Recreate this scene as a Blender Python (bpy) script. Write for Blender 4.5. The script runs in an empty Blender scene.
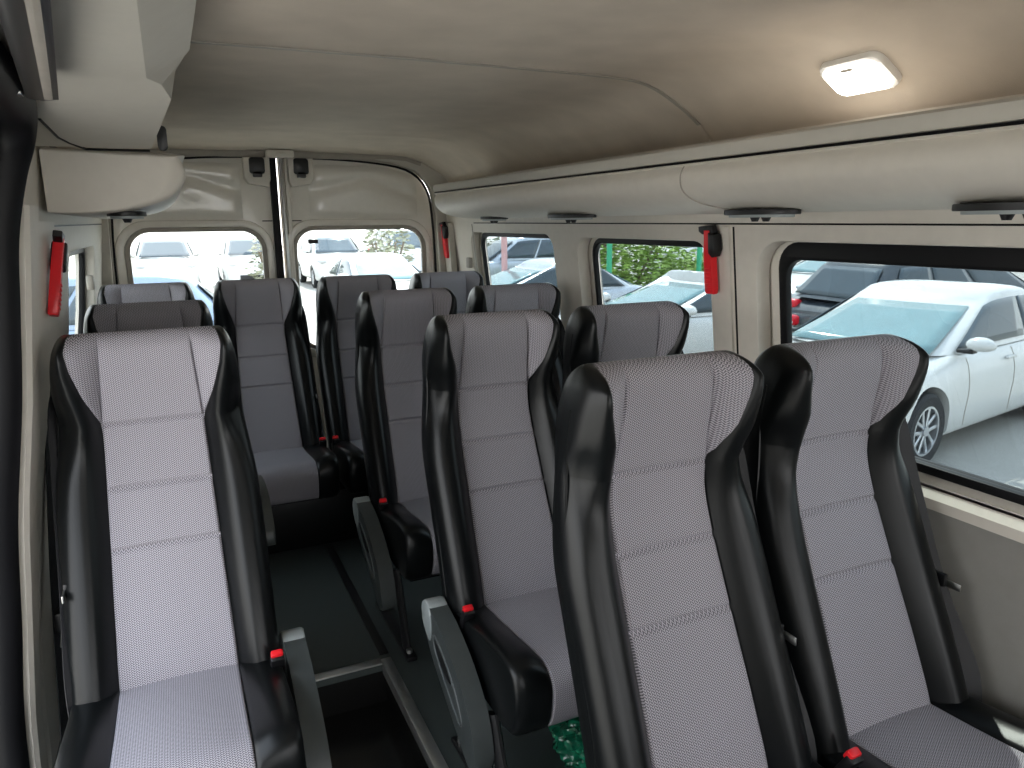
import bpy, bmesh, math, random
from math import sin, cos, pi, radians, sqrt, exp
from mathutils import Vector, Matrix, noise as mnoise

random.seed(7)
SC = bpy.context.scene
COL = SC.collection
XC = 0.563          # centre line of the van
GZ = -0.78          # street level below the van floor

# ------------------------------------------------------------------ camera
f_px, pit, yaw, rol = 735.0, radians(12.46), radians(24.65), radians(0.554)
cp, sp, cy, sy, cr, sr = cos(pit), sin(pit), cos(yaw), sin(yaw), cos(rol), sin(rol)
Fv = Vector((sy * cp, cy * cp, -sp))
R0 = Vector((cy, -sy, 0)); D0 = Vector((-sy * sp, -cy * sp, -cp))
Rv = R0 * cr + D0 * sr; Dv = D0 * cr - R0 * sr
cam_d = bpy.data.cameras.new('camera'); cam = bpy.data.objects.new('camera', cam_d); COL.objects.link(cam)
m = Matrix.Identity(4)
for i in range(3):
    m[i][0] = Rv[i]; m[i][1] = -Dv[i]; m[i][2] = -Fv[i]
m[0][3], m[1][3], m[2][3] = 0, 0, 1.36
cam.matrix_world = m
cam_d.sensor_fit = 'HORIZONTAL'; cam_d.sensor_width = 36; cam_d.lens = f_px * 36 / 1024
cam_d.clip_start = 0.02; cam_d.clip_end = 400
SC.camera = cam
SC.view_settings.view_transform = 'Standard'; SC.view_settings.look = 'None'
SC.view_settings.gamma = 1.0; SC.view_settings.use_curve_mapping = False
SC.view_settings.exposure = 1.05

# ------------------------------------------------------------------ materials
def new_mat(name):
    mt = bpy.data.materials.new(name); mt.use_nodes = True
    nt = mt.node_tree
    for n in list(nt.nodes): nt.nodes.remove(n)
    out = nt.nodes.new('ShaderNodeOutputMaterial')
    bs = nt.nodes.new('ShaderNodeBsdfPrincipled')
    nt.links.new(bs.outputs[0], out.inputs[0])
    return mt, nt, bs, out

def mat(name, col, rough=0.5, metal=0.0, var=0.06, scale=30.0, bump=0.0, bscale=400.0, spec=0.5, coat=0.0):
    mt, nt, bs, out = new_mat(name)
    bs.inputs['Roughness'].default_value = rough
    bs.inputs['Metallic'].default_value = metal
    bs.inputs['Specular IOR Level'].default_value = spec
    bs.inputs['Coat Weight'].default_value = coat
    tc = nt.nodes.new('ShaderNodeTexCoord')
    nz = nt.nodes.new('ShaderNodeTexNoise'); nz.inputs['Scale'].default_value = scale; nz.inputs['Detail'].default_value = 4
    nt.links.new(tc.outputs['Object'], nz.inputs['Vector'])
    rp = nt.nodes.new('ShaderNodeValToRGB')
    a = [max(0, c * (1 - var)) for c in col]; b = [min(1, c * (1 + var)) for c in col]
    rp.color_ramp.elements[0].color = (*a, 1); rp.color_ramp.elements[1].color = (*b, 1)
    rp.color_ramp.elements[0].position = 0.3; rp.color_ramp.elements[1].position = 0.7
    nt.links.new(nz.outputs['Fac'], rp.inputs['Fac']); nt.links.new(rp.outputs['Color'], bs.inputs['Base Color'])
    if bump > 0:
        n2 = nt.nodes.new('ShaderNodeTexNoise'); n2.inputs['Scale'].default_value = bscale
        nt.links.new(tc.outputs['Object'], n2.inputs['Vector'])
        bp = nt.nodes.new('ShaderNodeBump'); bp.inputs['Strength'].default_value = bump; bp.inputs['Distance'].default_value = 0.002
        nt.links.new(n2.outputs['Fac'], bp.inputs['Height']); nt.links.new(bp.outputs['Normal'], bs.inputs['Normal'])
    return mt

def weave(name, light, dark, pitch=0.0046):
    """two-tone twill with chevron threads, laid in metres through the UV map"""
    mt, nt, bs, out = new_mat(name)
    bs.inputs['Roughness'].default_value = 0.9; bs.inputs['Specular IOR Level'].default_value = 0.15
    N = nt.nodes.new; L = nt.links.new
    uv = N('ShaderNodeUVMap'); sx = N('ShaderNodeSeparateXYZ'); L(uv.outputs[0], sx.inputs[0])
    def math_(op, a, b=None, v=None):
        n = N('ShaderNodeMath'); n.operation = op
        if hasattr(a, 'links'): L(a, n.inputs[0])
        else: n.inputs[0].default_value = a
        if b is not None:
            if hasattr(b, 'links'): L(b, n.inputs[1])
            else: n.inputs[1].default_value = b
        return n.outputs[0]
    k = 2 * pi / pitch
    u = math_('MULTIPLY', sx.outputs[0], k); v = math_('MULTIPLY', sx.outputs[1], k)
    # chevron: fold u so that the twill changes direction in narrow columns
    tri = math_('PINGPONG', u, 2 * pi)
    s1 = math_('SINE', math_('ADD', math_('MULTIPLY', tri, 1.0), v))
    s2 = math_('SINE', math_('MULTIPLY', u, 1.0))
    mix_ = math_('ADD', math_('MULTIPLY', s1, 0.7), math_('MULTIPLY', s2, 0.35))
    fac = math_('ADD', math_('MULTIPLY', mix_, 0.62), 0.5)
    rp = N('ShaderNodeValToRGB'); rp.color_ramp.elements[0].position = 0.25; rp.color_ramp.elements[1].position = 0.75
    rp.color_ramp.elements[0].color = (*dark, 1); rp.color_ramp.elements[1].color = (*light, 1)
    L(fac, rp.inputs['Fac']); L(rp.outputs['Color'], bs.inputs['Base Color'])
    bp = N('ShaderNodeBump'); bp.inputs['Strength'].default_value = 0.25; bp.inputs['Distance'].default_value = 0.001
    L(fac, bp.inputs['Height']); L(bp.outputs['Normal'], bs.inputs['Normal'])
    return mt

def glass(name, tint, gloss=0.04):
    mt = bpy.data.materials.new(name); mt.use_nodes = True; nt = mt.node_tree
    for n in list(nt.nodes): nt.nodes.remove(n)
    out = nt.nodes.new('ShaderNodeOutputMaterial'); mx = nt.nodes.new('ShaderNodeMixShader')
    tr = nt.nodes.new('ShaderNodeBsdfTransparent'); gl = nt.nodes.new('ShaderNodeBsdfGlossy')
    tr.inputs[0].default_value = (*tint, 1); gl.inputs['Roughness'].default_value = 0.02
    mx.inputs[0].default_value = gloss
    nt.links.new(tr.outputs[0], mx.inputs[1]); nt.links.new(gl.outputs[0], mx.inputs[2]); nt.links.new(mx.outputs[0], out.inputs[0])
    return mt

def emit(name, col, s):
    mt, nt, bs, out = new_mat(name)
    bs.inputs['Base Color'].default_value = (*col, 1)
    bs.inputs['Emission Color'].default_value = (*col, 1); bs.inputs['Emission Strength'].default_value = s
    return mt

M = dict(
    fabric=weave('woven_grey_fabric', (0.48, 0.46, 0.505), (0.120, 0.113, 0.127)),
    leather=mat('black_leatherette', (0.0045, 0.0053, 0.0057), 0.30, bump=0.12, bscale=900, spec=0.27),
    plastic=mat('dark_grey_plastic', (0.050, 0.058, 0.058), 0.42, bump=0.15, bscale=1200),
    cap=mat('light_grey_plastic', (0.30, 0.33, 0.33), 0.4),
    recess=mat('inset_grey_plastic', (0.085, 0.095, 0.095), 0.35),
    steel=mat('black_painted_steel', (0.010, 0.010, 0.011), 0.4),
    bolt=mat('bright_steel', (0.6, 0.6, 0.58), 0.3, metal=1.0),
    red=mat('red_plastic', (0.75, 0.012, 0.02), 0.35),
    black=mat('black_plastic', (0.006, 0.006, 0.007), 0.4),
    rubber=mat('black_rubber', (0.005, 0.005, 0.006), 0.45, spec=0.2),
    belt=mat('black_webbing', (0.012, 0.012, 0.014), 0.55, bump=0.3, bscale=700),
    cream=mat('cream_trim_plastic', (0.63, 0.59, 0.525), 0.5, var=0.025, bump=0.12, bscale=900, spec=0.3),
    creamd=mat('grey_beige_trim', (0.50, 0.475, 0.42), 0.55, var=0.02, bump=0.1, bscale=900, spec=0.3),
    paint=mat('van_body_paint', (0.76, 0.72, 0.65), 0.22, var=0.02, coat=0.4),
    gasket=mat('grey_beige_gasket', (0.33, 0.30, 0.26), 0.55),
    head=mat('headliner_fabric', (0.55, 0.485, 0.41), 0.95, var=0.07, scale=7, bump=0.35, bscale=500, spec=0.1),
    floor=mat('dark_vinyl_floor', (0.055, 0.068, 0.066), 0.55, var=0.3, scale=420, bump=0.2, bscale=900),
    well=mat('black_step_lining', (0.010, 0.010, 0.010), 0.24, var=0.4, scale=300),
    alu=mat('aluminium_edge', (0.62, 0.63, 0.62), 0.33, metal=0.85),
    wallk=mat('grey_wall_vinyl', (0.27, 0.26, 0.24), 0.6, var=0.03, bump=0.2, bscale=600, spec=0.3),
    pane=glass('window_glass', (0.80, 0.83, 0.83)),
    tint=glass('dimmed_window_glass', (0.50, 0.54, 0.55)),  # clear side glass, darkened here to hold down the bright outside
    lamp=emit('lamp_diffuser', (1.0, 0.98, 0.95), 3.0),
    lampf=mat('lamp_frame', (0.8, 0.78, 0.74), 0.35),
    foil=mat('green_plastic_film', (0.01, 0.16, 0.085), 0.12, var=0.5, scale=40, coat=0.5),
    asphalt=mat('asphalt', (0.36, 0.35, 0.325), 0.9, var=0.2, scale=60, bump=0.4, bscale=120),
    tyre=mat('tyre_rubber', (0.016, 0.017, 0.019), 0.75),
    rim=mat('alloy_rim', (0.62, 0.63, 0.65), 0.28, metal=0.8),
    wshield=mat('tinted_windscreen', (0.17, 0.29, 0.31), 0.08, var=0.1, scale=3, coat=0.25, spec=0.5),
    sglass=mat('tinted_side_glass', (0.045, 0.065, 0.08), 0.06, var=0.1, scale=3, coat=0.2, spec=0.5),
    tail=mat('red_tail_lens', (0.7, 0.015, 0.03), 0.2),
    headl=mat('clear_headlight_lens', (0.55, 0.57, 0.6), 0.12),
    leaf=mat('green_leaves', (0.27, 0.40, 0.09), 0.6, var=0.6, scale=6),
    leafp=mat('grey_green_leaves', (0.30, 0.31, 0.22), 0.7, var=0.5, scale=6),
    bark=mat('bark', (0.20, 0.15, 0.11), 0.9),
    post=mat('green_post_paint', (0.05, 0.42, 0.22), 0.5),
    pink=mat('faded_red_paint', (0.75, 0.42, 0.40), 0.6),
)

# ------------------------------------------------------------------ helpers
def link(o, parent=None):
    COL.objects.link(o)
    if parent is not None: o.parent = parent
    return o

def mesh(name, verts, faces, mt, parent=None, smooth=True, uvs=None, loc=None, angle=None):
    me = bpy.data.meshes.new(name)
    me.from_pydata([tuple(v) for v in verts], [], faces)
    if uvs is not None:
        ul = me.uv_layers.new(name='UVMap')
        for p in me.polygons:
            for li in p.loop_indices: ul.data[li].uv = uvs[me.loops[li].vertex_index]
    return finish(name, me, mt, parent, smooth, loc, angle)

def finish(name, me, mt, parent=None, smooth=True, loc=None, angle=None):
    if mt is not None: me.materials.append(mt)
    if smooth:
        me.polygons.foreach_set('use_smooth', [True] * len(me.polygons))
        if angle is not None:
            try: me.set_sharp_from_angle(angle=radians(angle))
            except Exception: pass
    me.update()
    o = bpy.data.objects.new(name, me)
    link(o, parent)
    if loc is not None: o.location = loc
    return o

def bmobj(name, bm, mt, parent=None, smooth=True, angle=35, loc=None):
    bmesh.ops.recalc_face_normals(bm, faces=bm.faces[:])
    me = bpy.data.meshes.new(name); bm.to_mesh(me); bm.free()
    return finish(name, me, mt, parent, smooth, loc, angle)

def add_box(bm, c, s, bev=0.0, seg=2, rot=None):
    r = bmesh.ops.create_cube(bm, size=1.0)
    vs = r['verts']
    for v in vs: v.co = Vector((v.co.x * s[0], v.co.y * s[1], v.co.z * s[2]))
    if bev > 0:
        es = list({e for v in vs for e in v.link_edges})
        rb = bmesh.ops.bevel(bm, geom=es, offset=bev, segments=seg, affect='EDGES', profile=0.5)
        vs = list({v for v in rb['verts']} | {v for v in vs if v.is_valid})
    if rot is not None:
        for v in vs: v.co = rot @ v.co
    for v in vs: v.co += Vector(c)
    return vs

def box(name, c, s, mt, parent=None, bev=0.004, rot=None):
    bm = bmesh.new(); add_box(bm, c, s, bev, 2, rot)
    return bmobj(name, bm, mt, parent)

def add_prism(bm, pts, half, bev=0.0, fn=None, seg=2):
    """pts: closed 2D outline (a,b); extruded from -half to +half along the third axis; fn maps (a,b,c)->xyz"""
    vs0 = [bm.verts.new((p[0], p[1], -half)) for p in pts]
    vs1 = [bm.verts.new((p[0], p[1], half)) for p in pts]
    n = len(pts)
    f0 = bm.faces.new(vs0[::-1]); f1 = bm.faces.new(vs1)
    for i in range(n): bm.faces.new((vs0[i], vs0[(i + 1) % n], vs1[(i + 1) % n], vs1[i]))
    allv = vs0 + vs1
    if bev > 0:
        es = list(f0.edges) + list(f1.edges)
        rb = bmesh.ops.bevel(bm, geom=es, offset=bev, segments=seg, affect='EDGES', profile=0.5)
        allv = list({v for v in rb['verts'] if v.is_valid} | {v for v in allv if v.is_valid})
    if fn:
        for v in allv: v.co = Vector(fn(*v.co))
    return allv

def prism(name, pts, half, mt, parent=None, bev=0.004, fn=None):
    bm = bmesh.new(); add_prism(bm, pts, half, bev, fn)
    return bmobj(name, bm, mt, parent)

def smooth_path(pts, n=6, closed=False):
    """Catmull-Rom through points"""
    P = [Vector(p) for p in pts]; out = []
    m_ = len(P); rng = range(m_ if closed else m_ - 1)
    for i in rng:
        if closed: p0, p1, p2, p3 = P[(i - 1) % m_], P[i], P[(i + 1) % m_], P[(i + 2) % m_]
        else: p0, p1, p2, p3 = P[max(i - 1, 0)], P[i], P[i + 1], P[min(i + 2, m_ - 1)]
        for k in range(n):
            t = k / n
            out.append(0.5 * ((2 * p1) + (p2 - p0) * t + (2 * p0 - 5 * p1 + 4 * p2 - p3) * t * t + (3 * p1 - p0 - 3 * p2 + p3) * t ** 3))
    if not closed: out.append(P[-1])
    return out

def add_tube(bm, path, ra, rb=None, n=10, closed=False, ref=(0, 0, 1)):
    """elliptic tube; ra along 'side', rb along 'up' (from ref)"""
    rb = rb or ra; P = [Vector(p) for p in path]; rings = []
    m_ = len(P)
    for i, p in enumerate(P):
        a = P[(i - 1) % m_] if (closed or i > 0) else P[i]; b = P[(i + 1) % m_] if (closed or i < m_ - 1) else P[i]
        t = (b - a).normalized(); up = Vector(ref)
        if abs(t.dot(up)) > 0.97: up = Vector((1, 0, 0)) if abs(t.x) < 0.9 else Vector((0, 1, 0))
        s = t.cross(up).normalized(); u = s.cross(t).normalized()
        rings.append([bm.verts.new(p + s * ra * cos(2 * pi * k / n) + u * rb * sin(2 * pi * k / n)) for k in range(n)])
    for i in range(m_ if closed else m_ - 1):
        A, B = rings[i], rings[(i + 1) % m_]
        for k in range(n): bm.faces.new((A[k], A[(k + 1) % n], B[(k + 1) % n], B[k]))
    if not closed:
        bm.faces.new(rings[0][::-1]); bm.faces.new(rings[-1])

def tube(name, path, ra, mt, parent=None, rb=None, n=10, closed=False, ref=(0, 0, 1)):
    bm = bmesh.new(); add_tube(bm, path, ra, rb, n, closed, ref)
    return bmobj(name, bm, mt, parent)

def add_ribbon(bm, path, wdir, w, th=0.002):
    P = [Vector(p) for p in path]; W = Vector(wdir).normalized(); rings = []
    for i, p in enumerate(P):
        t = (P[min(i + 1, len(P) - 1)] - P[max(i - 1, 0)]).normalized()
        s = (W - t * W.dot(t)).normalized(); nn = t.cross(s)
        rings.append([bm.verts.new(p + s * (w / 2) * a + nn * (th / 2) * b) for a, b in ((-1, -1), (1, -1), (1, 1), (-1, 1))])
    for i in range(len(P) - 1):
        A, B = rings[i], rings[i + 1]
        for k in range(4): bm.faces.new((A[k], A[(k + 1) % 4], B[(k + 1) % 4], B[k]))
    bm.faces.new(rings[0][::-1]); bm.faces.new(rings[-1])

def rrect(x0, x1, y0, y1, r, n=6):
    r = min(r, (x1 - x0) / 2, (y1 - y0) / 2); out = []
    for cx_, cy_, a0 in ((x1 - r, y1 - r, 0), (x0 + r, y1 - r, 90), (x0 + r, y0 + r, 180), (x1 - r, y0 + r, 270)):
        for k in range(n + 1):
            a = radians(a0 + 90 * k / n); out.append((cx_ + r * cos(a), cy_ + r * sin(a)))
    return out

def sheet(name, outline, holes, th, mt, fn, parent=None, bev=0.0, angle=40, cuts=()):
    """flat board with holes cut out, thickness th; fn maps (a,b,c)->xyz with c in [-th/2,th/2]"""
    cu = bpy.data.curves.new(name, 'CURVE'); cu.dimensions = '2D'; cu.fill_mode = 'BOTH'
    for pts in [outline] + list(holes):
        s = cu.splines.new('POLY'); s.points.add(len(pts) - 1); s.use_cyclic_u = True
        for q, p in zip(s.points, pts): q.co = (p[0], p[1], 0, 1)
    cu.extrude = max(th / 2 - bev, 0.0001); cu.bevel_depth = bev; cu.bevel_resolution = 1
    if bev: cu.offset = -bev
    ob = bpy.data.objects.new(name, cu); COL.objects.link(ob)
    dg = bpy.context.evaluated_depsgraph_get()
    me = bpy.data.meshes.new_from_object(ob.evaluated_get(dg))
    bpy.data.objects.remove(ob); bpy.data.curves.remove(cu)
    bm = bmesh.new(); bm.from_mesh(me); bpy.data.meshes.remove(me)
    bmesh.ops.remove_doubles(bm, verts=bm.verts[:], dist=1e-5)
    for cz in cuts:
        bmesh.ops.bisect_plane(bm, geom=bm.verts[:] + bm.edges[:] + bm.faces[:], dist=1e-6, plane_co=(0, cz, 0), plane_no=(0, 1, 0))
    for v in bm.verts: v.co = Vector(fn(*v.co))
    return bmobj(name, bm, mt, parent, True, angle)

def empty(name, loc=(0, 0, 0), rz=0.0, parent=None):
    o = bpy.data.objects.new(name, None); o.empty_display_size = 0.1
    link(o, parent); o.location = loc; o.rotation_euler = (0, 0, rz)
    return o

def tag(o, label=None, cat=None, group=None, kind=None):
    if label: o['label'] = label
    if cat: o['category'] = cat
    if group: o['group'] = group
    if kind: o['kind'] = kind
    return o

def struct(o, label=None): return tag(o, label, None, None, 'structure')

def lerp(a, b, t): return a + (b - a) * t
def ss(t):
    t = max(0.0, min(1.0, t)); return t * t * (3 - 2 * t)
def interp(xs, ys, x):
    if x <= xs[0]: return ys[0]
    for i in range(len(xs) - 1):
        if x <= xs[i + 1]: return lerp(ys[i], ys[i + 1], (x - xs[i]) / (xs[i + 1] - xs[i]))
    return ys[-1]

# ------------------------------------------------------------------ the van shell
def wall_dx(z):            # how far the wall stands from the centre line
    return 0.933 - max(0.0, z - 0.78) * 0.123
def WR(a, b, c):           # right wall: a = y, b = z, c = thickness (+ = outward)
    return (XC + wall_dx(b) + c, a, b)
def wall_dxl(z):           # the door side leans in a little more
    return interp([0, .30, .78, 1.02, 1.34, 1.46, 1.62], [.965, .953, .905, .867, .830, .818, .806], z)
def WL(a, b, c):
    return (XC - wall_dxl(b) - c, a, b)

Y0, Y1 = -1.9, 4.0
# floor with the step well cut out of it
wx0, wx1, wy0, wy1 = 0.17, 0.497, 0.75, 2.07
fl = sheet('floor', [(-0.42, Y0), (1.54, Y0), (1.54, Y1 + .05), (-0.42, Y1 + .05)], [[(wx0, wy0), (wx1, wy0), (wx1, wy1), (wx0, wy1)]], 0.03, M['floor'], lambda a, b, c: (a, b, c - 0.015))
struct(fl)
bm = bmesh.new()
wd = 0.14
add_box(bm, ((wx0 + wx1) / 2, (wy0 + wy1) / 2, -wd - .01), (wx1 - wx0 + .04, wy1 - wy0 + .04, .02))
for s in (0, 1):
    add_box(bm, ((wx0 - .01, wx1 + .01)[s], (wy0 + wy1) / 2, -wd / 2 - .016), (.02, wy1 - wy0 + .04, wd - .03))
    add_box(bm, ((wx0 + wx1) / 2, (wy0 - .01, wy1 + .01)[s], -wd / 2 - .016), (wx1 - wx0, .02, wd - .03))
st = bmobj('step_well', bm, M['well'], smooth=False); struct(st)
bm = bmesh.new()
add_box(bm, (wx1 + .006, (wy0 + wy1) / 2, .001), (.034, wy1 - wy0 + .03, .006), .002)
add_box(bm, ((wx0 + wx1) / 2, wy1 + .006, .001), (wx1 - wx0 - .02, .034, .006), .002)
add_box(bm, (wx1 - .006, (wy0 + wy1) / 2, -.02), (.005, wy1 - wy0, .04), .001)
tr = bmobj('trim_1', bm, M['alu']); struct(tr)
bm = bmesh.new()
add_box(bm, (0.505, (2.11 + 3.0) / 2, .003), (.03, 3.0 - 2.11, .006), .002)
struct(bmobj('trim_2', bm, M['steel']))

# side walls : lower kick panel + upper window panel
struct(sheet('wall_right_lower', [(Y0, 0.0), (Y1, 0.0), (Y1, 0.775), (Y0, 0.775)], [], 0.04, M['wallk'], lambda a, b, c: WR(a, b, c + .02)))
fronthole = rrect(-1.80, .02, .78, 1.33, .09)  # unseen front opening, enlarged to let more light onto the right seats
WIN = [  # y0,y1,z0,z1 clear glass
    (0.34, 1.475, 0.815, 1.268), (1.755, 2.445, 0.70, 1.278), (2.73, 3.56, 0.70, 1.288)]
holes = [rrect(WIN[0][0] - .03, WIN[0][1] + .075, WIN[0][2] - .045, WIN[0][3] + .035, .09),
         rrect(WIN[1][0] - .012, WIN[1][1] + .075, 0.80, WIN[1][3] + .02, .07),
         rrect(WIN[2][0] - .012, WIN[2][1] + .07, 0.80, WIN[2][3] + .02, .07)]
struct(sheet('wall_right', [(Y0, 0.772), (Y1, 0.772), (Y1, 1.56), (Y0, 1.56)], holes + [fronthole], 0.05, M['cream'], lambda a, b, c: WR(a, b, c + .025), bev=0.006))
# outer skin behind the trim, with tight glass openings
skin = [fronthole] + [rrect(w[0] - .02, w[1] + .02, max(w[2], .80) - .02, w[3] + .02, .075) for w in WIN]
struct(sheet('wall_right_skin', [(Y0, -.2), (Y1, -.2), (Y1, 1.62), (Y0, 1.62)], skin, 0.012, M['paint'], lambda a, b, c: WR(a, b, c + .062)))

for i, w in enumerate(WIN):
    root = struct(empty('window_%d' % (i + 1), (0, 0, 0)))
    z0 = max(w[2], .815)
    big = (i == 0)
    oy, iy = (.05, 0.0) if big else (.026, .012)
    if big:
        outer = rrect(w[0] - .05, w[1] + .028, z0 - .035, w[3] + .034, .07); inner = rrect(w[0], w[1], z0, w[3] - .012, .05)
    else:
        outer = rrect(w[0] - .02, w[1] + .022, z0 - .02, w[3] + .02, .07); inner = rrect(w[0] - .004, w[1] + .006, z0, w[3], .06)
    sheet('window_seal', outer, [inner], .02, M['rubber'], lambda a, b, c: WR(a, b, c + .044), root, bev=.004)
    sheet('pane', rrect(w[0] - .015, w[1] + .015, z0 - .012, w[3] + .012, .06), [], .005, M['tint'], lambda a, b, c: WR(a, b, c + .062), root)
    if big:
        bm = bmesh.new(); add_box(bm, (0, 0, 0), (.03, 1.25, .022), .005)
        o = bmobj('sill_rail', bm, M['rubber'], root); o.location = WR(.86, z0 - .012, .03)

bm = bmesh.new()
add_prism(bm, [(.975, .802), (.955, .790), (.915, .752), (.912, .730), (.935, .722), (.975, .722)], .80, .003, lambda a, b, c: (XC + a, .68 + c, b))
struct(bmobj('trim_19', bm, M['cream']))
# door-line grooves on the right wall (trim joints)
def wall_strip(name, pts, w, mt, side=WR, off=-.0012, th=.0024):
    bm = bmesh.new(); path = [side(p[0], p[1], off) for p in pts]
    add_ribbon(bm, path, (0, 1, 0.001) if abs(pts[0][0] - pts[-1][0]) < .2 else (0.12, 0, 1), w, th)
    return bmobj(name, bm, mt)
struct(wall_strip('trim_3', [(Y0, 1.335), (3.55, 1.355)], .004, M['rubber']))
struct(wall_strip('trim_4', [(1.63, 1.34), (1.635, 0.8)], .005, M['rubber']))
struct(wall_strip('trim_5', [(1.655, 1.34), (1.66, 0.8)], .022, M['cream'], off=-.004, th=.008))
struct(wall_strip('trim_6', [(3.58, 1.35), (3.60, 0.8)], .005, M['gasket']))

struct(wall_strip('trim_20', [(1.72, 1.358), (3.9, 1.366)], .004, M['rubber'], side=WL))
# left wall behind the sliding-door opening
struct(sheet('wall_left_front_unseen', [(Y0, -.1), (.55, -.1), (.55, 1.62), (Y0, 1.62)], [rrect(-1.6, -.25, .85, 1.35, .1)], .05, M['creamd'], lambda a, b, c: WL(a, b, c + .03), cuts=(.3, .78, 1.02, 1.34, 1.46)))  # unseen wall, lengthened into the doorway to cut the side light
struct(sheet('wall_front_unseen', [(-.45, -.2), (1.6, -.2), (1.6, 1.80), (-.45, 1.80)], [rrect(-.30, 1.44, .70, 1.62, .12)], .05, M['plastic'], lambda a, b, c: (a, Y0 + c, b)))  # unseen front wall, added to block low light from ahead
struct(sheet('wall_left_lower', [(1.70, 0.0), (Y1, 0.0), (Y1, .30), (Y1, 0.775), (1.70, 0.775), (1.70, .30)], [], 0.04, M['cream'], lambda a, b, c: WL(a, b, c + .02), cuts=(.30,)))
rec = rrect(2.62, 3.55, 0.82, 1.28, .07)
struct(sheet('wall_left', [(1.70, 0.772), (Y1, 0.772), (Y1, 1.02), (Y1, 1.34), (Y1, 1.56), (1.70, 1.56), (1.70, 1.34), (1.70, 1.02)], [rec], 0.05, M['cream'], lambda a, b, c: WL(a, b, c + .025), bev=.006, cuts=(1.02, 1.34, 1.46)))
struct(sheet('wall_left_skin', [(1.70, -.2), (Y1, -.2), (Y1, .3), (Y1, .78), (Y1, 1.02), (Y1, 1.34), (Y1, 1.62), (1.70, 1.62), (1.70, 1.34), (1.70, 1.02), (1.70, .78), (1.70, .3)], [rrect(2.64, 3.53, .84, 1.26, .06)], 0.012, M['paint'], lambda a, b, c: WL(a, b, c + .062), cuts=(.3, .78, 1.02, 1.34, 1.46)))
wl = struct(empty('window_4'))
sheet('window_seal', rrect(2.61, 3.56, .81, 1.29, .07), [rrect(2.645, 3.525, .845, 1.255, .05)], .02, M['rubber'], lambda a, b, c: WL(a, b, c + .044), wl, bev=.004, cuts=(1.02,))
sheet('pane', rrect(2.63, 3.54, .83, 1.27, .06), [], .005, M['pane'], lambda a, b, c: WL(a, b, c + .062), wl, cuts=(1.02,))
# pillar trim beside the door opening
def pillar(name, ya, yb, th, off, z0=.03, z1=1.40, wob=0.0):
    V, F = [], []; zs = [lerp(z0, z1, k / 14) for k in range(15)]
    for z in zs:
        d = wob * ss((z - .45) / .25)
        for y, c in ((ya, .0), (ya, -th), (ya + .012, -th - .008), (yb + d - .012, -th - .008), (yb + d, -th), (yb + d, .0)): V.append(WL(y, z, c - off))
    n = 6
    for i_ in range(len(zs) - 1):
        for k in range(n): F.append((i_ * n + k, i_ * n + (k + 1) % n, (i_ + 1) * n + (k + 1) % n, (i_ + 1) * n + k))
    F.append(tuple(range(n))); F.append(tuple((len(zs) - 1) * n + k for k in range(n))[::-1])
    bm = bmesh.new(); vs = [bm.verts.new(v) for v in V]
    for f in F: bm.faces.new([vs[q] for q in f])
    return bmobj(name, bm, M['cream'], angle=25)
struct(pillar('trim_7', 1.70, 1.80, .020, .0, wob=.035))
struct(pillar('trim_8', 1.88, 2.16, .010, .0, z0=.05, z1=1.37))

# black rubber seal round the sliding-door opening
sp_ = smooth_path([WL(1.68, z, .022) for z in (-.1, .3, .55, .78, 1.02, 1.2, 1.34)] + [(-.262, 1.68, 1.455), (-.235, 1.66, 1.525), (-.218, 1.58, 1.565), (-.208, 1.40, 1.576), (-.20, 1.2, 1.578), (-.19, .6, 1.578), (-.19, -.3, 1.578)], 6)
d3 = struct(empty('door_3'))
tube('door_seal', sp_, .030, M['rubber'], d3, rb=.036, n=12, ref=(1, 0, .2))
sp2 = [p + Vector((-.052, -.03, -.01)) for p in sp_]
tube('seal_lip', sp2, .022, M['black'], d3, n=8, ref=(1, 0, .2))
# upper rail of the sliding door under the soffit
bm = bmesh.new()
add_prism(bm, rrect(-.022, .022, 0, 1.35, .0215), .022, .006, lambda a, b, c: (-.158 + a + .10 * (1.45 - (.10 + b)), .10 + b, 1.578 + c))
rl = bmobj('sliding_rail', bm, M['black'], d3)
bm = bmesh.new(); add_prism(bm, rrect(-.006, .006, 0, 1.2, .006), .003, .001, lambda a, b, c: (-.150 + a + .10 * (1.45 - (.2 + b)), .2 + b, 1.554 + c))  # pale strip standing in for the highlight along the black rail
bmobj('rail_highlight', bm, M['gasket'], d3)
bm = bmesh.new(); add_box(bm, (-.185, 1.40, 1.562), (.014, .03, .014), .003)
bmobj('rail_screw', bm, M['bolt'], d3)

# ceiling: arch swept along the van
prof = [(-.945, 1.36), (-.935, 1.46), (-.915, 1.535), (-.88, 1.595), (-.83, 1.640), (-.76, 1.682), (-.69, 1.714), (-.62, 1.729), (-.5, 1.734), (-.3, 1.736), (0, 1.737)]
prof = prof + [(-a, b) for a, b in prof[-2::-1]]
prof = [(p.x, p.y) for p in smooth_path([(a, b, 0) for a, b in prof], 3)]
def ceil_z(dx): return interp([p[0] for p in prof], [p[1] for p in prof], dx)
SEAM = 1.78
ys = [Y0, -1.0, 0.2, 0.9, 1.4, SEAM - .02, SEAM - .006, SEAM, SEAM + .006, SEAM + .02, 2.4, 3.1, 3.30, 3.315, 3.33, 3.5, 3.7, 3.85, 3.95, 4.02]
def ceil_drop(y, dx):
    d = 0.0
    if abs(y - SEAM) < .001: d += .008
    if abs(y - 3.315) < .001: d += .004
    if y > 3.33: d += .03 * ((y - 3.33) / .69) ** 1.5
    return d
V = []; Fc = []; n = len(prof)
for y in ys:
    for a, b in prof: V.append((XC + a, y, b + (-ceil_drop(y, a) if y > SEAM + .01 else ceil_drop(y, a))))
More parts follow.
